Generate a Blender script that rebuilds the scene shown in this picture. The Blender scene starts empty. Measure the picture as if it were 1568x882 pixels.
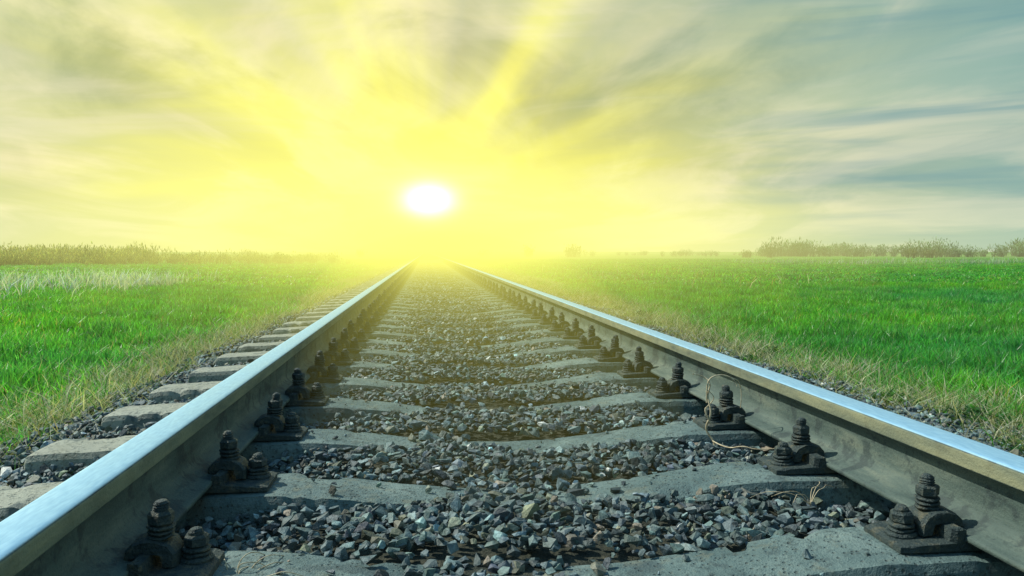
import bpy, bmesh, math, random
import numpy as np
from mathutils import Vector, Matrix, noise as mn
random.seed(7); R=np.random.default_rng(11)
sc=bpy.context.scene
sc.view_settings.view_transform='Standard'; sc.view_settings.look='None'; sc.view_settings.exposure=0
COL=sc.collection
SP=0.51; Y0=1.39

# ---------------------------------------------------------------- helpers
class NT:
    def __init__(s,tree): s.t=tree; s.n=tree.nodes; s.l=tree.links
    def node(s,typ,**kw):
        n=s.n.new(typ)
        for k,v in kw.items(): setattr(n,k,v)
        return n
    def put(s,inp,v):
        if isinstance(v,bpy.types.NodeSocket): s.l.new(v,inp)
        elif v is not None:
            if isinstance(v,(tuple,list)) and len(v)==3 and inp.type=='RGBA': v=(*v,1)
            inp.default_value=v
    def m(s,op,a,b=None,c=None,clamp=False):
        n=s.node('ShaderNodeMath',operation=op,use_clamp=clamp)
        s.put(n.inputs[0],a)
        if b is not None: s.put(n.inputs[1],b)
        if c is not None: s.put(n.inputs[2],c)
        return n.outputs[0]
    def ramp(s,f,stops,interp='LINEAR'):
        n=s.node('ShaderNodeValToRGB'); cr=n.color_ramp; cr.interpolation=interp
        while len(cr.elements)<len(stops): cr.elements.new(0.5)
        for e,(p,c) in zip(cr.elements,stops):
            e.position=p; e.color=(*c,1) if len(c)==3 else c
        s.put(n.inputs[0],f); return n.outputs[0]
    def mix(s,f,a,b,mode='MIX'):
        n=s.node('ShaderNodeMix',data_type='RGBA',blend_type=mode)
        s.put(n.inputs[0],f); s.put(n.inputs[6],a); s.put(n.inputs[7],b); return n.outputs[2]
    def ss(s,x,a,b):
        n=s.node('ShaderNodeMapRange',interpolation_type='SMOOTHSTEP')
        s.put(n.inputs[0],x); n.inputs[1].default_value=a; n.inputs[2].default_value=b
        return n.outputs[0]
    def noise(s,vec,scale,detail=4,rough=.55,dist=0):
        n=s.node('ShaderNodeTexNoise'); s.put(n.inputs['Vector'],vec)
        n.inputs['Scale'].default_value=scale; n.inputs['Detail'].default_value=detail
        n.inputs['Roughness'].default_value=rough; n.inputs['Distortion'].default_value=dist
        return n.outputs[0]
    def comb(s,x,y,z):
        n=s.node('ShaderNodeCombineXYZ'); s.put(n.inputs[0],x); s.put(n.inputs[1],y); s.put(n.inputs[2],z); return n.outputs[0]

def mat(name):
    m=bpy.data.materials.new(name); m.use_nodes=True
    nt=NT(m.node_tree); bs=nt.n['Principled BSDF']
    return m,nt,bs
def bump(nt,bs,h,dist=.01,strength=1):
    b=nt.node('ShaderNodeBump'); b.inputs['Distance'].default_value=dist; b.inputs['Strength'].default_value=strength
    nt.l.new(h,b.inputs['Height']); nt.l.new(b.outputs[0],bs.inputs['Normal'])
def mesh_np(name,V,F,colors=None,material=None,smooth=False):
    me=bpy.data.meshes.new(name)
    V=np.asarray(V,dtype=np.float32)
    F=[np.asarray(f,dtype=np.int32) for f in F if len(f)]
    nl=sum(f.size for f in F); npoly=sum(len(f) for f in F)
    me.vertices.add(len(V)); me.vertices.foreach_set('co',V.ravel())
    me.loops.add(nl); me.polygons.add(npoly)
    me.loops.foreach_set('vertex_index',np.concatenate([f.ravel() for f in F]))
    tot=np.concatenate([np.full(len(f),f.shape[1],dtype=np.int32) for f in F])
    st=np.concatenate([[0],np.cumsum(tot)[:-1]]).astype(np.int32)
    me.polygons.foreach_set('loop_start',st)
    me.polygons.foreach_set('use_smooth',np.full(npoly,smooth))
    me.update(calc_edges=True)
    if colors is not None:
        a=me.attributes.new('col','FLOAT_COLOR','POINT')
        c=np.ones((len(V),4),dtype=np.float32); c[:,:3]=colors; a.data.foreach_set('color',c.ravel())
    if material: me.materials.append(material)
    me.validate()
    return me
def obj(name,me,parent=None,loc=(0,0,0),rot=(0,0,0),scale=(1,1,1)):
    o=bpy.data.objects.new(name,me); COL.objects.link(o); o.location=loc; o.rotation_euler=rot; o.scale=scale
    if parent: o.parent=parent
    return o
def empty(name):
    e=bpy.data.objects.new(name,None); COL.objects.link(e); return e
def attr(nt,name='col'):
    a=nt.node('ShaderNodeAttribute'); a.attribute_name=name; return a.outputs['Color']
def pos(nt): return nt.node('ShaderNodeNewGeometry').outputs['Position']

# ---------------------------------------------------------------- camera
CX,CZ=-0.245,0.545
cam=bpy.data.cameras.new('camera'); cam.lens=28.0; cam.sensor_width=36; cam.clip_start=.02; cam.clip_end=9000
co=bpy.data.objects.new('camera',cam); COL.objects.link(co)
co.location=(CX,0,CZ); co.rotation_euler=(math.radians(90-2.6),0,math.radians(-6.17))
sc.camera=co

# ---------------------------------------------------------------- light
EL,AZ=math.radians(46),math.radians(-66)
L=Vector((math.cos(EL)*math.sin(AZ),math.cos(EL)*math.cos(AZ),math.sin(EL)))
sun=bpy.data.lights.new('sun','SUN'); sun.energy=4.3; sun.angle=math.radians(.6); sun.color=(1,.98,.83)
so=bpy.data.objects.new('sun',sun); COL.objects.link(so); so.rotation_euler=L.to_track_quat('Z','Y').to_euler()

w=bpy.data.worlds.new('World'); sc.world=w; w.use_nodes=True
nt=NT(w.node_tree); nt.n.clear()
tc=nt.node('ShaderNodeTexCoord'); sep=nt.node('ShaderNodeSeparateXYZ'); nt.l.new(tc.outputs['Generated'],sep.inputs[0])
dx,dy,dz=sep.outputs
SX,SZ=0.004,0.0603
rx=nt.m('SUBTRACT',dx,SX); rz=nt.m('SUBTRACT',dz,SZ)
back=nt.m('MULTIPLY',nt.m('MAXIMUM',nt.m('MULTIPLY',dy,-1),0),2)
def rad(kx,kz):
    a=nt.m('POWER',nt.m('ABSOLUTE',nt.m('MULTIPLY',rx,kx)),2); b=nt.m('POWER',nt.m('ABSOLUTE',nt.m('MULTIPLY',rz,kz)),2)
    return nt.m('ADD',nt.m('SQRT',nt.m('ADD',a,b)),back)
den=nt.m('ADD',nt.m('MAXIMUM',dz,0),.13)
px=nt.m('DIVIDE',dx,den); py=nt.m('DIVIDE',dy,den)
cl1=nt.noise(nt.comb(px,nt.m('MULTIPLY',py,.50),0),.95,6,.57,.8)
cl2=nt.noise(nt.comb(nt.m('ADD',px,7),nt.m('MULTIPLY',py,.50),3),1.15,6,.55,.7)
cl3=nt.noise(nt.comb(nt.m('ADD',nt.m('MULTIPLY',dx,2.2),nt.m('MULTIPLY',dz,-2.5)),nt.m('MULTIPLY',dz,10),1.7),1.4,6,.56,.7)
cl4=nt.noise(nt.comb(nt.m('MULTIPLY',dx,1.3),nt.m('MULTIPLY',dz,15),5.1),1.7,4,.5,.3)
ang=nt.m('ARCTAN2',rx,nt.m('ADD',rz,.0001))
rays=nt.noise(nt.comb(ang,0,4.3),3.4,1,.5)
rays2=nt.noise(nt.comb(ang,3,1.3),8,1,.5)
r=rad(.66,1.05)
rr=nt.m('ADD',r,nt.m('MULTIPLY',nt.m('SUBTRACT',cl3,.5),.20))
rf=nt.ss(r,.03,.20)
rr=nt.m('ADD',rr,nt.m('MULTIPLY',nt.m('MULTIPLY',nt.m('SUBTRACT',rays,.5),-.34),rf))
rr=nt.m('ADD',rr,nt.m('MULTIPLY',nt.m('MULTIPLY',nt.m('SUBTRACT',rays2,.5),-.12),rf))
rr=nt.m('ADD',rr,nt.m('MULTIPLY',nt.m('MAXIMUM',rx,0),.20))
rr=nt.m('MAXIMUM',rr,0)
base=nt.ramp(rr,[(0,(1,1,.24)),(.07,(1,.98,.20)),(.14,(.90,.87,.22)),(.22,(.75,.74,.28)),(.33,(.60,.63,.36)),(.47,(.39,.51,.38)),(.62,(.20,.38,.37)),(1,(.15,.33,.37))])
hi=nt.ramp(rr,[(0,(1,1,.3)),(.12,(1,.96,.34)),(.26,(.94,.85,.50)),(.44,(.80,.76,.53)),(1,(.54,.62,.58))])
lo=nt.ramp(rr,[(0,(1,.95,.14)),(.10,(.78,.72,.13)),(.20,(.48,.49,.17)),(.32,(.34,.42,.24)),(.5,(.18,.32,.30)),(1,(.10,.25,.31))])
c=nt.mix(nt.m('MULTIPLY',nt.ss(cl1,.42,.60),.85),base,hi)
c=nt.mix(nt.m('MULTIPLY',nt.ss(cl2,.45,.63),nt.m('ADD',.10,nt.m('MULTIPLY',nt.ss(dz,.04,.26),.80))),c,lo)
c=nt.mix(nt.m('MULTIPLY',nt.ss(cl3,.50,.70),.45),c,hi)
c=nt.mix(nt.m('MULTIPLY',nt.m('MULTIPLY',nt.ss(cl4,.46,.64),.75),nt.ss(rx,.25,.60)),c,(.15,.31,.34))
c=nt.mix(nt.m('MULTIPLY',nt.ss(rx,.30,.62),.40),c,(.20,.38,.39))
rb=nt.m('ADD',1,nt.m('MULTIPLY',nt.m('MULTIPLY',nt.m('SUBTRACT',rays,.46),.60),rf))
vr=nt.node('ShaderNodeVectorMath',operation='SCALE'); nt.l.new(c,vr.inputs[0]); nt.l.new(rb,vr.inputs['Scale']); c=vr.outputs[0]
sky=nt.node('ShaderNodeTexSky'); sky.sky_type='NISHITA'; sky.sun_disc=False
sky.sun_elevation=EL; sky.sun_rotation=AZ; sky.air_density=1.2; sky.dust_density=.6; sky.ozone_density=2.5
bg1=nt.node('ShaderNodeBackground'); nt.l.new(nt.mix(1,sky.outputs[0],(.70,1.08,1.02),'MULTIPLY'),bg1.inputs[0]); bg1.inputs[1].default_value=.14
core=nt.m('MULTIPLY',nt.m('EXPONENT',nt.m('MULTIPLY',nt.m('POWER',rad(.72,1.10),2),-1/(.0190**2))),3.4)
halo=nt.m('MULTIPLY',nt.m('EXPONENT',nt.m('MULTIPLY',rad(.8,1),-1/.06)),.7)
vm=nt.node('ShaderNodeVectorMath',operation='SCALE'); vm.inputs[0].default_value=(.55,1,1.3); nt.l.new(core,vm.inputs['Scale'])
vh=nt.node('ShaderNodeVectorMath',operation='SCALE'); vh.inputs[0].default_value=(1,.98,.24); nt.l.new(halo,vh.inputs['Scale'])
s1=nt.node('ShaderNodeVectorMath',operation='ADD'); nt.l.new(c,s1.inputs[0]); nt.l.new(vm.outputs[0],s1.inputs[1])
s2=nt.node('ShaderNodeVectorMath',operation='ADD'); nt.l.new(s1.outputs[0],s2.inputs[0]); nt.l.new(vh.outputs[0],s2.inputs[1])
bg2=nt.node('ShaderNodeBackground'); nt.l.new(s2.outputs[0],bg2.inputs[0]); bg2.inputs[1].default_value=1
mx=nt.node('ShaderNodeMixShader'); nt.l.new(nt.ss(dz,.36,.62),mx.inputs[0])
nt.l.new(bg2.outputs[0],mx.inputs[1]); nt.l.new(bg1.outputs[0],mx.inputs[2])
wo=nt.node('ShaderNodeOutputWorld'); nt.l.new(mx.outputs[0],wo.inputs['Surface'])

# ---------------------------------------------------------------- materials
m_stone,nt,bs=mat('ballast_stone')
P=pos(nt); n1=nt.noise(P,70,4,.65)
c=nt.mix(1,attr(nt),nt.ramp(n1,[(.3,(.5,.5,.5)),(.7,(1.55,1.55,1.55))]),'MULTIPLY')
nt.l.new(c,bs.inputs['Base Color']); bs.inputs['Roughness'].default_value=.6
bump(nt,bs,n1,.006,.8)
m_conc,nt,bs=mat('sleeper_concrete')
P=pos(nt); s3=nt.node('ShaderNodeSeparateXYZ'); nt.l.new(P,s3.inputs[0])
n1=nt.noise(P,5,5,.65); n2=nt.noise(P,55,5,.7); n3=nt.noise(P,260,2,.6)
c=nt.ramp(n1,[(.28,(.055,.102,.105)),(.48,(.110,.170,.167)),(.72,(.22,.295,.275))])
c=nt.mix(nt.m('MULTIPLY',nt.ss(nt.m('ABSOLUTE',s3.outputs[0]),.92,1.08),.6),c,(.46,.44,.34))
c=nt.mix(nt.m('MULTIPLY',nt.ss(n2,.50,.66),.75),c,(.045,.072,.072))
c=nt.mix(nt.m('MULTIPLY',nt.ss(nt.noise(P,14,4,.7),.54,.70),.5),c,(.19,.19,.13))
c=nt.mix(nt.m('MULTIPLY',nt.ss(nt.noise(P,8,3,.6),.58,.64),.6),c,(.05,.08,.085))
vo=nt.node('ShaderNodeTexVoronoi'); nt.l.new(P,vo.inputs['Vector']); vo.inputs['Scale'].default_value=70
pit=nt.ss(vo.outputs['Distance'],.12,.30)
c=nt.mix(nt.m('MULTIPLY',nt.m('SUBTRACT',1,pit),.5),c,(.05,.06,.055))
nt.l.new(c,bs.inputs['Base Color']); bs.inputs['Roughness'].default_value=.72
bump(nt,bs,nt.m('ADD',nt.m('ADD',n2,nt.m('MULTIPLY',n3,.4)),nt.m('MULTIPLY',pit,.5)),.007,.9)
m_rail,nt,bs=mat('rail_steel')
P=pos(nt); g=nt.node('ShaderNodeNewGeometry'); sp=nt.node('ShaderNodeSeparateXYZ'); nt.l.new(g.outputs['Normal'],sp.inputs[0])
spp=nt.node('ShaderNodeSeparateXYZ'); nt.l.new(P,spp.inputs[0])
mp=nt.node('ShaderNodeMapping'); mp.inputs['Scale'].default_value=(1,.18,1); nt.l.new(P,mp.inputs[0])
n1=nt.noise(mp.outputs[0],22,5,.65); n2=nt.noise(P,120,4,.7); n4=nt.noise(mp.outputs[0],160,3,.5); n5=nt.noise(P,9,5,.7)
rust=nt.ramp(n1,[(.3,(.042,.072,.066)),(.5,(.088,.125,.108)),(.7,(.17,.20,.155))])
rust=nt.mix(nt.m('MULTIPLY',nt.ss(n2,.5,.7),.5),rust,(.05,.068,.06))
rust=nt.mix(nt.m('MULTIPLY',nt.ss(n5,.52,.60),.7),rust,(.026,.042,.044))
hd=nt.m('MULTIPLY',nt.m('GREATER_THAN',spp.outputs[2],.141),nt.m('LESS_THAN',spp.outputs[2],.168))
rust=nt.mix(nt.m('MULTIPLY',hd,nt.ramp(n1,[(.35,(.25,.25,.25)),(.65,(.75,.75,.75))])),rust,(.30,.29,.16))
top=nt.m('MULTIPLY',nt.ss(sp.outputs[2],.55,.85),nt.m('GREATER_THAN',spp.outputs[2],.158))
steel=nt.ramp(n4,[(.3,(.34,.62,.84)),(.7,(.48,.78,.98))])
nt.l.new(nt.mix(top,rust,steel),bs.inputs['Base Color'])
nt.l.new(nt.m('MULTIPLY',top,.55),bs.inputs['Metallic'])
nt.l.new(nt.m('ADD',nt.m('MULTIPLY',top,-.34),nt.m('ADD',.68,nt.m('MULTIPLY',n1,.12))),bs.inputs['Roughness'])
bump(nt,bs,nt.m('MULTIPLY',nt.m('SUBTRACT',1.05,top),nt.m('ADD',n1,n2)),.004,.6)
m_iron,nt,bs=mat('fastener_iron')
P=pos(nt); n1=nt.noise(P,45,5,.7); n2=nt.noise(P,220,3,.6)
nt.l.new(nt.ramp(n1,[(.3,(.016,.032,.036)),(.52,(.040,.060,.058)),(.70,(.13,.12,.08))]),bs.inputs['Base Color'])
bs.inputs['Roughness'].default_value=.6; bs.inputs['Metallic'].default_value=.1
bump(nt,bs,nt.m('ADD',n1,n2),.005,.9)
def blade_mat(name,trans=.45,rough=.5,lo=(.7,.7,.7),hi=(1.3,1.3,1.3),tint=(1.5,1.5,.6),fine=False):
    m,nt,bs=mat(name)
    P=pos(nt); n=nt.noise(P,.30,4,.65)
    c=nt.mix(1,attr(nt),nt.ramp(n,[(.34,lo),(.66,hi)]),'MULTIPLY')
    if fine:
        n2=nt.noise(P,2.6,3,.6); c=nt.mix(1,c,nt.ramp(n2,[(.35,(.60,.68,.85)),(.62,(1.25,1.12,1))]),'MULTIPLY')
    nt.l.new(c,bs.inputs['Base Color']); bs.inputs['Roughness'].default_value=rough
    tr=nt.node('ShaderNodeBsdfTranslucent'); nt.l.new(nt.mix(1,c,tint,'MULTIPLY'),tr.inputs[0])
    ms=nt.node('ShaderNodeMixShader'); ms.inputs[0].default_value=trans
    nt.l.new(bs.outputs[0],ms.inputs[1]); nt.l.new(tr.outputs[0],ms.inputs[2])
    nt.l.new(ms.outputs[0],nt.n['Material Output'].inputs['Surface'])
    return m
m_grass=blade_mat('grass_blades',.5,.36,(.60,.85,1.8),(1.40,1.14,.95),(1.6,1.6,.75),True)
m_dry=blade_mat('dry_stalks',.3,.7)
m_bush=blade_mat('bush_foliage',.3,.8)
m_gnd,nt,bs=mat('field_ground')
P=pos(nt); s3=nt.node('ShaderNodeSeparateXYZ'); nt.l.new(P,s3.inputs[0])
nA=nt.noise(P,.06,5,.6); nB=nt.noise(P,1.3,5,.7); nC=nt.noise(P,28,5,.75)
mp=nt.node('ShaderNodeMapping'); mp.inputs['Scale'].default_value=(.02,.12,1); nt.l.new(P,mp.inputs[0])
nD=nt.noise(mp.outputs[0],1.2,5,.6)
gcol=nt.ramp(nB,[(.3,(.06,.20,.02)),(.55,(.10,.29,.03)),(.75,(.16,.35,.05))])
gcol=nt.mix(nt.m('MULTIPLY',nt.ss(nD,.50,.60),.7),gcol,(.26,.30,.13))
gcol=nt.mix(nt.m('MULTIPLY',nt.ss(nA,.53,.66),.4),gcol,(.045,.14,.06))
soil=nt.ramp(nC,[(.3,(.022,.030,.026)),(.55,(.06,.065,.05)),(.75,(.14,.13,.09))])
ax=nt.m('ABSOLUTE',nt.m('ADD',s3.outputs[0],nt.m('ADD',-.15,nt.m('MULTIPLY',nt.m('SUBTRACT',nB,.5),1.0))))
nt.l.new(nt.mix(nt.ss(ax,1.7,2.3),soil,gcol),bs.inputs['Base Color'])
bs.inputs['Roughness'].default_value=.85; bs.inputs['Specular IOR Level'].default_value=.2
bump(nt,bs,nt.m('ADD',nC,nB),.03,.8)

# ---------------------------------------------------------------- ground sheet
def zb(x,y):
    a=np.abs(x)
    z=np.interp(a,[0,.35,.55,.66,.95,1.1,1.4,1.75,2.3,3.2],[-.036,-.027,-.028,-.056,-.070,-.046,-.072,-.14,-.19,-.20])
    z=z+.016*np.exp(-((x+.12)/.20)**2)
    z=z+.007*np.sin(y*2.3+x*3)+.006*np.sin(y*5.1-x*4)
    return z
xs=np.array([-4000,-1200,-400,-120,-40,-12,-6,-3.2,-2.6,-2.3,-2,-1.75,-1.5,-1.4,-1.2,-1.1,-.95,-.8,-.66,-.55,-.35,-.2,0,.2,.35,.55,.66,.8,.95,1.1,1.2,1.4,1.5,1.75,2,2.3,2.6,3.2,6,12,40,120,400,1200,4000.])
ys=np.concatenate([[-200,-20,-4],np.arange(-1,12,.25),np.arange(12,40,1),[45,60,90,150,300,700,1500,3000,6000]])
X,Yg=np.meshgrid(xs,ys); Z=zb(X,np.where(Yg<60,Yg,0))-.030
Z=np.where(np.abs(X)>3.1,-.2,Z)
V=np.stack([X.ravel(),Yg.ravel(),Z.ravel()],1); nx=len(xs); ny=len(ys)
i=(np.arange(ny-1)[:,None]*nx+np.arange(nx-1)[None,:]).ravel()
obj('ground',mesh_np('ground',V,[np.stack([i,i+1,i+nx+1,i+nx],1)],None,m_gnd,True))

# ---------------------------------------------------------------- rails
hw=.0385; KZ=.155/.18
def arc(cx,cz,r,a0,a1,n): return [(cx+r*math.cos(math.radians(a0+(a1-a0)*k/n)),cz+r*math.sin(math.radians(a0+(a1-a0)*k/n))) for k in range(n+1)]
half=[(0,.18)]+[(.012,.1797),(.022,.1790)]+arc(hw-.011,.1675,.011,78,0,6)+[(hw+.001,.142)]+arc(hw-.002,.1405,.003,0,-80,2)+[(.016,.130),(.0105,.120),(.009,.105),(.009,.065),(.0105,.045),(.018,.032),(.040,.020),(.068,.0125),(.072,.0105),(.072,.001),(.070,0)]
pr=np.array(half+[(-x,z) for x,z in reversed(half[1:])]); pr[:,1]*=KZ
yy=np.concatenate([np.arange(-3,12,.5),np.arange(12,60,4),[80,120,200,400,900]])
n=len(pr); V=[];F=[]
for k,y in enumerate(yy): V.append(np.stack([pr[:,0],np.full(n,y),pr[:,1]],1))
for k in range(len(yy)-1):
    a=np.arange(n); b=(a+1)%n
    F.append(np.stack([k*n+a,(k+1)*n+a,(k+1)*n+b,k*n+b],1))
rm=mesh_np('steel_rail',np.concatenate(V),[np.concatenate(F)],None,m_rail,True)
RZ=.020
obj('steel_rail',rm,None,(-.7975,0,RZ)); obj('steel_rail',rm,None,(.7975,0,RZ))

# ---------------------------------------------------------------- sleepers
def tie_prof(a): return np.interp(a,[0,.12,.30,.48,.56,1.0,1.2,1.34,1.35],[-.050,-.047,-.030,-.007,.0,.0,-.010,-.016,-.022])
def sleeper_mesh(seed):
    xs=np.concatenate([[-1.35],np.linspace(-1.345,1.345,170),[1.35]])
    sec=[(-.15,-.22),(-.102,-.018),(-.102,-.018),(-.094,-.002),(-.094,-.002),(-.05,0.001),(0,.001),(.05,.001),(.094,-.002),(.094,-.002),(.102,-.018),(.102,-.018),(.15,-.22)]
    dup={1,3,8,10}
    n=len(sec); V=[]
    for x in xs:
        a=abs(x); zt=float(tie_prof(a)); wk=float(np.interp(a,[0,.3,.56,1.35],[.84,.88,1,1]))
        for (yy,zz) in sec:
            sg=1 if yy>0 else -1
            d=mn.noise(Vector((x*9+seed*13,sg*3,zz*9)))*.003+mn.noise(Vector((x*38,sg*5+seed,zz*40)))*.0016
            chip=0
            if abs(yy) in (.102,.094):
                q=mn.noise(Vector((x*7+seed*7,sg*3,1)))+.5*mn.noise(Vector((x*23+seed*7,sg*3,1)))
                chip=max(0,q-.22)*.055
            V.append((x,yy*wk-sg*(chip*.6+(d if abs(yy)>.06 else 0)), zt+zz-chip+d*.8))
    V=np.array(V); m=len(xs)
    cols=np.array([c for c in range(n-1) if c not in dup])
    i=(np.arange(m-1)[:,None]*n+cols[None,:]).ravel()
    F4=np.stack([i,i+n,i+n+1,i+1],1)
    cap=[np.array([list(range(n))]),np.array([list(range((m-1)*n,m*n))[::-1]])]
    return mesh_np('sleeper_body',V,[F4]+cap,None,m_conc,True)
SM=[sleeper_mesh(s) for s in range(6)]
slp=empty('railway_sleepers')
NS=110
jit=[(random.uniform(-.012,.012),random.uniform(-.012,.012),random.uniform(-.012,.012)) for _ in range(NS+2)]
for k in range(-1,NS):
    j=jit[k+1]
    obj('sleeper_%d'%(k+2),SM[(k*5+3)%6],slp,(j[0],Y0+k*SP+j[1],-.002),(0,0,j[2]))

# ---------------------------------------------------------------- fastenings
def lathe(bm,prof,cx,cy,seg=16,rot=0,tilt=(0,0)):
    rows=[]
    for (r,z) in prof:
        rows.append([bm.verts.new((cx+r*math.cos(rot+2*math.pi*k/seg)+tilt[0]*z,cy+r*math.sin(rot+2*math.pi*k/seg)+tilt[1]*z,z)) for k in range(seg)])
    for a,b in zip(rows[:-1],rows[1:]):
        for k in range(seg): bm.faces.new((a[k],a[(k+1)%seg],b[(k+1)%seg],b[k]))
    bm.faces.new(rows[0][::-1]); bm.faces.new(rows[-1])
def hexnut(bm,cx,cy,z,af,h,rot):
    r=af/math.sqrt(3)
    lathe(bm,[(r*.86,z),(r,z+h*.15),(r,z+h*.80),(r*.80,z+h)],cx,cy,6,rot)
def loftX(bm,pts,y0,y1,bev=.004):
    rows=[]
    cx=sum(p[0] for p in pts)/len(pts); cz=sum(p[1] for p in pts)/len(pts)
    for y,s in ((y0,.9),(y0+bev,1),(y1-bev,1),(y1,.9)):
        rows.append([bm.verts.new((cx+(p[0]-cx)*s,y,cz+(p[1]-cz)*s)) for p in pts])
    n=len(pts)
    for a,b in zip(rows[:-1],rows[1:]):
        for k in range(n): bm.faces.new((a[k],a[(k+1)%n],b[(k+1)%n],b[k]))
    bm.faces.new(rows[0][::-1]); bm.faces.new(rows[-1])
def fastening_mesh(seed):
    rs=random.Random(seed); bm=bmesh.new()
    loftX(bm,[(-.192,0),(-.192,.010),(-.178,.014),(-.098,.018),(-.096,.042),(-.078,.044),(-.076,.0195),(.076,.0195),(.078,.044),(.096,.042),(.098,.018),(.178,.014),(.192,.010),(.192,0)],-.066,.066,.006)
    for s in (-1,1):
        tl=(rs.uniform(-.09,.09),rs.uniform(-.09,.09)); ry=rs.uniform(-.008,.008)
        pts=[(s*.050,.032),(s*.050,.046),(s*.062,.058),(s*.082,.065),(s*.104,.064),(s*.124,.056),(s*.134,.040),(s*.134,.018),(s*.116,.018),(s*.112,.040),(s*.080,.046),(s*.070,.036)]
        if s<0: pts=pts[::-1]
        loftX(bm,pts,-.032+ry,.032+ry,.010)
        cx=s*.100
        z=.062
        for q in range(3):
            lathe(bm,[(.014,z),(.0215,z+.001),(.023,z+.0035),(.0215,z+.006),(.014,z+.007)],cx,ry,18,0,tl); z+=.0078
        hexnut(bm,cx+tl[0]*z,ry+tl[1]*z,z,.037,.022,rs.uniform(0,1)); z+=.021
        pf=[(.0125,z)]
        for q in range(3): pf+= [(.0135,z+.001+q*.004),(.0115,z+.003+q*.004)]
        pf+=[(.0125,z+.014),(.009,z+.019),(.004,z+.021)]
        lathe(bm,pf,cx,ry,14,0,tl)
        ax_=s*.156; ay=rs.uniform(-.018,.018); z=.014
        lathe(bm,[(.028,z-.002),(.029,z+.004),(.026,z+.008),(.018,z+.009)],ax_,ay,18)
        z+=.008
        for q in range(2):
            lathe(bm,[(.014,z),(.0225,z+.001),(.024,z+.004),(.0225,z+.007),(.014,z+.008)],ax_,ay,18); z+=.0085
        hexnut(bm,ax_,ay,z,.037,.020,rs.uniform(0,1)); z+=.019
        lathe(bm,[(.0125,z),(.0125,z+.006),(.0095,z+.011),(.004,z+.013)],ax_,ay,12)
    bmesh.ops.recalc_face_normals(bm,faces=bm.faces)
    for v in bm.verts:
        v.co+=Vector((mn.noise(v.co*60+Vector((seed,0,0))),mn.noise(v.co*60+Vector((0,seed+5,0))),mn.noise(v.co*60+Vector((0,0,seed+9)))))*.0026
    me=bpy.data.meshes.new('fastening'); bm.to_mesh(me); bm.free(); me.materials.append(m_iron)
    return me
FM=[fastening_mesh(s) for s in range(6)]
fas=empty('rail_fastenings')
for k in range(-1,80):
    j=jit[k+1]
    for s in (-1,1):
        obj('fastening_%d'%k,FM[(k*5+s+7)%6],fas,(s*.7975,Y0+k*SP+j[1],0),(0,0,j[2]+(math.pi if s>0 else 0)))

# ---------------------------------------------------------------- ballast stones
def stone_shapes(n):
    out=[]
    for s in range(n):
        bm=bmesh.new()
        for _ in range(12):
            v=Vector((R.normal(),R.normal(),R.normal())).normalized()*R.uniform(.8,1.05)
            bm.verts.new((v.x*1.15,v.y*.9,v.z*.72))
        r=bmesh.ops.convex_hull(bm,input=bm.verts)
        bmesh.ops.delete(bm,geom=list(set(g for g in r['geom_interior']+r['geom_unused'] if isinstance(g,bmesh.types.BMVert))),context='VERTS')
        bm.verts.ensure_lookup_table(); bm.verts.index_update()
        bmesh.ops.triangulate(bm,faces=bm.faces)
        out.append((np.array([v.co[:] for v in bm.verts]),np.array([[v.index for v in f.verts] for f in bm.faces]))); bm.free()
    return out
SH=stone_shapes(24)
def rotm(n):
    q=R.normal(size=(n,4)); q/=np.linalg.norm(q,axis=1)[:,None]; w,x,y,z=q.T
    return np.stack([1-2*(y*y+z*z),2*(x*y-w*z),2*(x*z+w*y),2*(x*y+w*z),1-2*(x*x+z*z),2*(y*z-w*x),2*(x*z-w*y),2*(y*z+w*x),1-2*(x*x+y*y)],1).reshape(n,3,3)
def stones(name,P,rad,colr):
    Vs=[];Fs=[];Cs=[];off=0; idx=R.integers(0,len(SH),len(P))
    for s,(sv,sf) in enumerate(SH):
        k=np.where(idx==s)[0]
        if not len(k): continue
        M=rotm(len(k)); st=R.uniform(.75,1.25,(len(k),1,3))
        v=np.einsum('nij,nvj->nvi',M,sv[None]*st)*rad[k][:,None,None]
        v[:,:,2]*=.75
        v+=P[k][:,None,:]; nv=len(sv)
        Vs.append(v.reshape(-1,3)); Fs.append((sf[None]+(off+np.arange(len(k))*nv)[:,None,None]).reshape(-1,3))
        Cs.append(np.repeat(colr[k],nv,0)); off+=len(k)*nv
    return mesh_np(name,np.concatenate(Vs),[np.concatenate(Fs)],np.concatenate(Cs),m_stone,False)
def stone_cols(n):
    b=R.lognormal(math.log(.115),.42,n)[:,None]
    c=b*np.array([[.74,1.05,1.07]])*(1+R.normal(0,.05,(n,3)))
    k=R.random(n); c[k<.10]=c[k<.10]*np.array([1.6,1.2,.85]); c[(k>.14)&(k<.19)]*=2.0
    c[(k>.19)&(k<.195)]=np.array([.62,.62,.58])
    c[(k>.20)&(k<.210)]=np.array([.26,.22,.17])
    return np.clip(c,.01,.75)
def tie_top(x): 
    a=np.abs(x); return np.where(a>1.35,-9,tie_prof(a))
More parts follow.
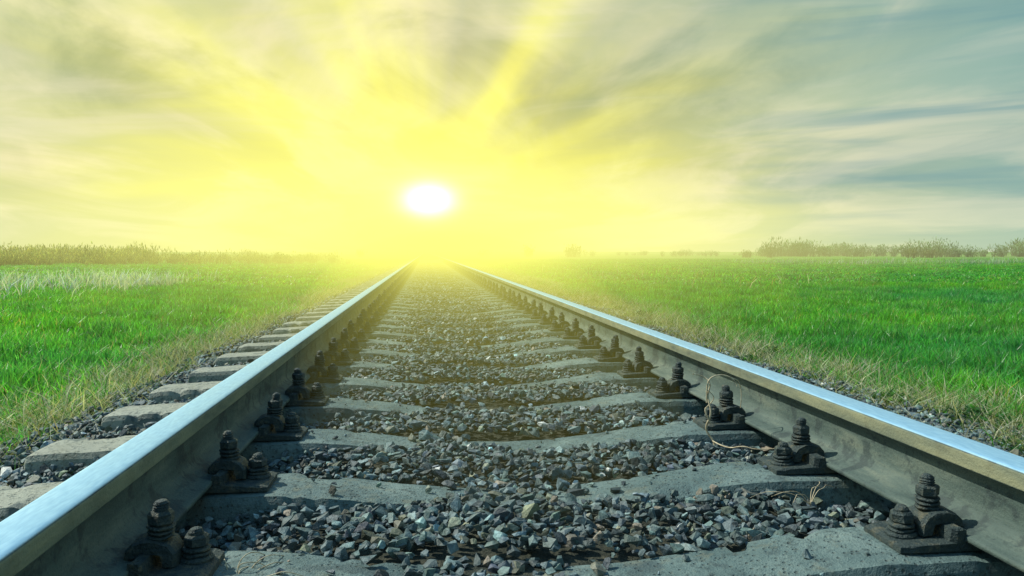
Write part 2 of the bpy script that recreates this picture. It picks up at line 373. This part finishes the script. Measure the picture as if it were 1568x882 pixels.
def ballast_module(name,ya,yb,sp,rs):
    gx=np.arange(-1.75,2.2,sp); gy=np.arange(ya,yb,sp)
    X,Yy=np.meshgrid(gx,gy); x=X.ravel()+R.uniform(-.5,.5,X.size)*sp*1.1; y=Yy.ravel()+R.uniform(-.5,.5,X.size)*sp*1.1
    n=len(x); rad=(.0085+.012*R.random(n)**1.5)*np.where(R.random(n)<.08,1.45,1)*rs; z=zb(x,y)+R.uniform(-.012,.012,n)
    keep=R.random(n)<np.interp(x,[-1.75,-1.4,1.5,2.2],[.05,.9,1,.08])
    row=np.floor((y-Y0)/SP+.5)
    fr=((y-Y0+SP/2)%SP)-SP/2
    edge=.100+.012*np.sin(x*17+row*3)+R.uniform(-.010,.008,n)
    over=(np.abs(fr)<edge)
    t=tie_top(x)
    mc=-.12+.09*np.sin(row*2.1); ms=.085+.06*np.sin(row*1.3+1)
    mound=R.random(n)<np.exp(-((x-mc)/ms)**2)*.95
    on=over&(np.abs(x)<1.36)
    z=np.where(on&mound,t+rad*.35+R.uniform(0,.005,n),z)
    crumbs=on&~mound&(R.random(n)<.035)&(np.abs(x)<.6)
    rad=np.where(crumbs,rad*R.uniform(.25,.7,n),rad); z=np.where(crumbs,t+rad*.5,z)
    keep&=(~on)|mound|crumbs
    keep&=~((np.abs(np.abs(x)-.7975)<.11)&(z+rad>.0))
    k=np.where(keep)[0]
    return stones(name,np.stack([x,y,z],1)[k],rad[k],stone_cols(len(k)))
bal=empty('gravel_ballast')
obj('ballast_near',ballast_module('ballast_a',.7,Y0+SP*6.5,.0195,1.0),bal)
obj('ballast_mid',ballast_module('ballast_m',Y0+SP*6.5,Y0+SP*14.5,.024,1.12),bal)
mB=ballast_module('ballast_b',Y0+SP*14.5,Y0+SP*24.5,.030,1.3)
for q in range(6): obj('ballast_run_%d'%q,mB,bal,(0,q*SP*10,0))

# ---------------------------------------------------------------- blades
def blades(name,P,h,wd,lean,cols,material,seg=2):
    n=len(P); a=R.uniform(0,2*math.pi,n); la=R.uniform(0,2*math.pi,n)
    side=np.stack([np.cos(a),np.sin(a),np.zeros(n)],1)*wd[:,None]*.5
    ld=np.stack([np.cos(la),np.sin(la),np.zeros(n)],1)*(lean*h)[:,None]
    up=np.zeros((n,3)); up[:,2]=h*np.sqrt(np.clip(1-lean**2*.6,.1,1))
    b=P; m=P+ld*.30+up*.55; t=P+ld+up
    V=np.stack([b-side*.8,b+side*.8,m+side*.8,m-side*.8,t],1).reshape(-1,3)
    o=np.arange(n)*5
    F4=np.stack([o,o+1,o+2,o+3],1); F3=np.stack([o+3,o+2,o+4],1)
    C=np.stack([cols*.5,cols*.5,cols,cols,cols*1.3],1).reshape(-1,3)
    return mesh_np(name,V,[F4,F3],C,material,False)
def gcols(n,base=(.088,.33,.042)):
    c=np.array([base])*R.lognormal(0,.34,n)[:,None]*(1+R.normal(0,.12,(n,3)))
    k=R.random(n); c[k<.05]=np.array([.36,.36,.14])*R.uniform(.6,1.2,((k<.05).sum(),1)); return np.clip(c,.005,.7)
def scols(n,base=(.36,.30,.17)):
    return np.clip(np.array([base])*R.lognormal(0,.3,n)[:,None]*(1+R.normal(0,.06,(n,3))),.01,.8)
T=1.5
def gtile(nm,nb,w0,h0,h1):
    x=R.uniform(-T/2,T/2,nb); y=R.uniform(-T/2,T/2,nb)
    cl=.75+.5*np.sin(x*4.2+R.uniform(0,6))*np.sin(y*4.2+R.uniform(0,6))
    h=R.uniform(h0,h1,nb)*cl.clip(.6,1.3)
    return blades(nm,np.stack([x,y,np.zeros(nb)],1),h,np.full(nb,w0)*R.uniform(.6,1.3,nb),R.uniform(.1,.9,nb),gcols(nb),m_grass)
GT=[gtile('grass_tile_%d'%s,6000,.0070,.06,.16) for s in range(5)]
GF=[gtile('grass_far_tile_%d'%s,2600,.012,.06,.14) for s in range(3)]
gr=empty('grass_field')
def infr(x,y,mrg=1.5):
    a=math.degrees(math.atan2(x-CX,max(y,.01)+mrg)); return -36<a<47
cnt=0
def left_edge(y): return -1.72+.12*math.sin(y*.9)+.05*math.sin(y*3.1)
def right_edge(y): return 2.16+.12*math.sin(y*.7+1)+.05*math.sin(y*2.7)
y=0
while y<16:
    for s in (-1,1):
        x=(left_edge(y)-T/2) if s<0 else (right_edge(y)+T/2)
        while abs(x)<16:
            if infr(x,y): obj('grass_%d'%cnt,random.choice(GT),gr,(x+random.uniform(-.05,.05),y,-.205),(0,0,random.choice([0,1,2,3])*math.pi/2)); cnt+=1
            x+=s*T*.96
    y+=T*.96
S=2.4
while y<75:
    for s in (-1,1):
        x=(left_edge(y)-T*S/2) if s<0 else (right_edge(y)+T*S/2)
        while abs(x)<75:
            if infr(x,y): obj('grass_%d'%cnt,random.choice(GF),gr,(x,y,-.205),(0,0,random.choice([0,1,2,3])*math.pi/2),(S,S,1.0)); cnt+=1
            x+=s*T*S*.97
    y+=T*S*.97

def vtile(nm,nb,wx,base,h0,h1,l0,l1,greenf):
    x=R.normal(0,wx,nb); y=R.uniform(-.75,.75,nb)
    ph=R.uniform(0,6,3); dens=.5+.5*np.sin(y*8.4+ph[0])*np.sin(x*9+ph[1])
    k=R.random(nb)<dens+.30; x=x[k];y=y[k];n=len(x)
    c=scols(n,base); g=R.random(n)<greenf; c[g]=gcols(int(g.sum()),(.07,.20,.03))
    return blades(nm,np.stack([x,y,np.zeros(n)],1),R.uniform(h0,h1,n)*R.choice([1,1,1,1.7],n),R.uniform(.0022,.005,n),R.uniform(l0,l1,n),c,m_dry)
VT=[vtile('verge_tile_%d'%s,5600,.20,(.47,.46,.32),.03,.12,.5,1.3,.34) for s in range(4)]
vg=empty('dry_grass_verge')
k=0;y=0
while y<50:
    obj('verge_%d'%k,random.choice(VT),vg,(left_edge(y)+.10,y,-.170),(0,0,random.choice([0,math.pi])),(1.15,1,1))
    obj('verge_%d'%k,random.choice(VT),vg,(right_edge(y)-.10,y,-.190),(0,0,random.choice([0,math.pi])),(1.2,1,1))
    y+=1.0;k+=1

def weed_mesh(seed):
    n=420; th=R.uniform(0,6.28,n); rr=np.sqrt(R.random(n))*.22
    P=np.stack([rr*np.cos(th),rr*np.sin(th),R.uniform(0,.11,n)*(1-rr/.3)],1)
    return blades('weed_leaves',P,R.uniform(.02,.05,n),R.uniform(.014,.028,n),R.uniform(.5,1.3,n),gcols(n,(.06,.17,.03)),m_grass)
WM=[weed_mesh(s) for s in range(3)]
we=empty('verge_weeds')
for k in range(90):
    y=random.uniform(1.5,20); x=right_edge(y)-random.uniform(-.1,.42); s=random.uniform(.35,.95)
    obj('weed_%d'%k,random.choice(WM),we,(x,y,-.19),(0,0,random.uniform(0,6)),(s,s,s))
for k in range(14):
    y=random.uniform(2,14); s=random.uniform(.3,.6)
    obj('weed_l%d'%k,random.choice(WM),we,(left_edge(y)+random.uniform(0,.2),y,-.18),(0,0,random.uniform(0,6)),(s,s,s))

def reed_patch(name,x0,x1,y0,y1,n,h0,h1,base):
    x=R.uniform(x0,x1,n); y=R.uniform(y0,y1,n)
    k=R.random(n)<(.5+.5*np.sin(x*1.3)*np.sin(x*.41+y*.8)); x=x[k];y=y[k];n=len(x)
    me=blades(name,np.stack([x,y,np.full(n,-.2)],1),R.uniform(h0,h1,n),R.uniform(.010,.024,n),R.uniform(0,.9,n),scols(n,base),m_dry)
    return obj(name,me)
reed_patch('dry_reeds',-17,-5.4,12,22,10000,.12,.42,(.66,.76,.74))
reed_patch('dry_reeds',18,42,40,52,3500,.2,.5,(.42,.46,.40))
reed_patch('dry_reeds',3,9,14,40,500,.15,.40,(.42,.36,.2))

# ---------------------------------------------------------------- distant bushes
def bush_mass(name,items,base,twig):
    Ps=[];H=[];W=[];C=[]
    for (x,y,wd,h) in items:
        n=int(260*max(1,wd/3)); 
        for _ in range(random.randint(3,6)):
            cx=x+random.uniform(-.5,.5)*wd; cy=y+random.uniform(-1.5,1.5); hh=h*random.uniform(.55,1.05); rw=hh*random.uniform(.45,.8)
            m=n//4; u=R.normal(size=(m,3)); u/=np.linalg.norm(u,axis=1)[:,None]; u*=R.uniform(.45,1.08,(m,1))
            P=np.stack([cx+u[:,0]*rw,cy+u[:,1]*rw,-.2+hh*.5+u[:,2]*hh*.5],1); P[:,2]=np.maximum(P[:,2],-.2)
            Ps.append(P);H.append(R.uniform(.15,.5,m)*h/2.5);W.append(R.uniform(.05,.16,m)*h/2.5)
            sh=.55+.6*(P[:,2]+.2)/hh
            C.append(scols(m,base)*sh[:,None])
            m=14; P=np.stack([cx+R.normal(0,rw*.2,m),cy+R.normal(0,rw*.2,m),np.full(m,-.2)],1)
            Ps.append(P);H.append(R.uniform(.6,1.1,m)*hh);W.append(np.full(m,.028*h));C.append(scols(m,twig))
    P=np.concatenate(Ps);H=np.concatenate(H)
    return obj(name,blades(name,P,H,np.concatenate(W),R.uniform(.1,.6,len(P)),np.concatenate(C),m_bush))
def az(px): return math.radians(6.17)+math.atan((px-784)/1220)
it=[]
for _ in range(230):
    p=random.uniform(-200,250) if random.random()<.72 else random.uniform(250,500)
    d=random.uniform(46,85); h=random.uniform(.65,1.35)*(1 if p<250 else .65)
    it.append((CX+d*math.sin(az(p)),d*math.cos(az(p)),random.uniform(2,4),h))
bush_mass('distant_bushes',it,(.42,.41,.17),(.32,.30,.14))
it=[]
for _ in range(75):
    p=random.uniform(1165,1720) if random.random()<.7 else random.uniform(900,1165)
    d=random.uniform(125,190); h=random.uniform(1.3,3.0)*(1 if p>1165 else .45)
    it.append((CX+d*math.sin(az(p)),d*math.cos(az(p)),random.uniform(2,6),h))
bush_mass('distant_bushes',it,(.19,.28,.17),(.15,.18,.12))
it=[(CX+110*math.sin(az(p)),110*math.cos(az(p)),1,h) for p,h in ((806,1.9),(878,2.1),(742,1.2),(1143,1.2),(556,1.2),(384,1.3),(1180,1.9),(1395,1.8),(1425,1.4))]
bush_mass('field_shrubs',it,(.15,.17,.07),(.12,.11,.06))

# ---------------------------------------------------------------- dry vine
m_vine,nt,bs=mat('dry_stem'); n1=nt.noise(pos(nt),80,4,.6)
nt.l.new(nt.ramp(n1,[(.3,(.34,.26,.14)),(.7,(.70,.60,.42))]),bs.inputs['Base Color']); bs.inputs['Roughness'].default_value=.7
def stem(cu,pts,r):
    sp=cu.splines.new('NURBS'); sp.points.add(len(pts)-1)
    for i,p in enumerate(pts):
        sp.points[i].co=(*p,1); sp.points[i].radius=r*(1-.6*i/len(pts))
    sp.use_endpoint_u=True; sp.order_u=3
def plant(name,strands,loc):
    cu=bpy.data.curves.new(name,'CURVE'); cu.dimensions='3D'; cu.bevel_depth=1; cu.bevel_resolution=2
    for p,r in strands: stem(cu,p,r)
    cu.materials.append(m_vine); return obj(name,cu,None,loc)
yv=2.20
plant('dry_vine',[
 ([(.52,yv,-.05),(.535,yv,-.01),(.50,yv+.02,.03),(.515,yv-.01,.08),(.505,yv+.01,.13),(.515,yv,.17),(.49,yv+.02,.19),(.46,yv,.195)],.0036),
 ([(.505,yv+.01,.11),(.50,yv,.16),(.51,yv,.185),(.55,yv+.01,.192),(.58,yv,.18),(.605,yv+.02,.17),(.615,yv+.02,.13),(.61,yv+.02,.09)],.0024),
 ([(.52,yv,.0),(.54,yv-.06,-.01),(.57,yv-.10,.01),(.60,yv-.12,.0),(.66,yv-.14,.01)],.0020),
 ([(.515,yv,.05),(.49,yv,.09),(.515,yv+.02,.10),(.53,yv,.13),(.50,yv,.15)],.0020),
 ([(.57,yv,.185),(.59,yv,.17),(.585,yv-.01,.155),(.605,yv-.01,.15)],.0016)],(.055,0,0))
tw=[]
for k in range(22):
    a=random.uniform(0,6.28); r=random.uniform(.06,.16); p=[(0,0,-.06)]
    for q in range(1,5): p.append((math.cos(a)*r*q/4+random.uniform(-.012,.012),math.sin(a)*r*q/4+random.uniform(-.012,.012),-.05+.05*math.sin(q*.7)+random.uniform(0,.02)))
    tw.append((p,.0013))
plant('dry_twigs',tw[:12],(-.58,1.36,.0))
plant('dry_twigs',[(([(x*.9,y*.9,z*.5-.01) for x,y,z in p]),r*.8) for p,r in tw[:6]],(.62,1.70,.01))

# ---------------------------------------------------------------- added self-glowing volumes that imitate sun glow and lit haze over the line
bm=bmesh.new(); bmesh.ops.create_icosphere(bm,subdivisions=5,radius=1); glow_me=bpy.data.meshes.new('glow_ellipsoid'); bm.to_mesh(glow_me); bm.free()
for p in glow_me.polygons: p.use_smooth=True
glow_parent=empty('haze')
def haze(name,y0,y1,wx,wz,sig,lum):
    m_glow=bpy.data.materials.new(name); m_glow.use_nodes=True; nt=NT(m_glow.node_tree); nt.n.clear()
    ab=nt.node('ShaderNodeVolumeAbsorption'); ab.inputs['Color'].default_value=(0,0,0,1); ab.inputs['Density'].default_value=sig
    em=nt.node('ShaderNodeEmission'); em.inputs['Color'].default_value=(*lum,1); em.inputs['Strength'].default_value=sig  # yellow sun glow is given as emission; nothing here scatters sunlight
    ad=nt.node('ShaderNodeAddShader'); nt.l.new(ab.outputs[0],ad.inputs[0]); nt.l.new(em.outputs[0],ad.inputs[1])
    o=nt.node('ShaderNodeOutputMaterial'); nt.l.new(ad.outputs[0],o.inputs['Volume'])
    me=glow_me.copy(); me.materials.append(m_glow)
    return obj(name,me,glow_parent,(0,(y0+y1)/2,0),(0,0,0),(wx,(y1-y0)/2,wz))
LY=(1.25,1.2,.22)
haze('emissive_glow_a',1.6,30,1.7,.9,.026,LY)
haze('emissive_glow_b',2.2,45,3.0,1.4,.011,LY)
haze('emissive_glow_c',3.0,60,5.0,1.9,.008,LY)
haze('emissive_glow_d',4.2,80,8.5,2.6,.0062,LY)
haze('emissive_glow_e',6.5,110,16,4,.0046,(1.15,1.12,.26))
haze('emissive_glow_f',13,220,38,7,.0030,(1.1,1.1,.36))
haze('emissive_glow_g',24,380,110,12,.0018,(1.0,1.02,.50))
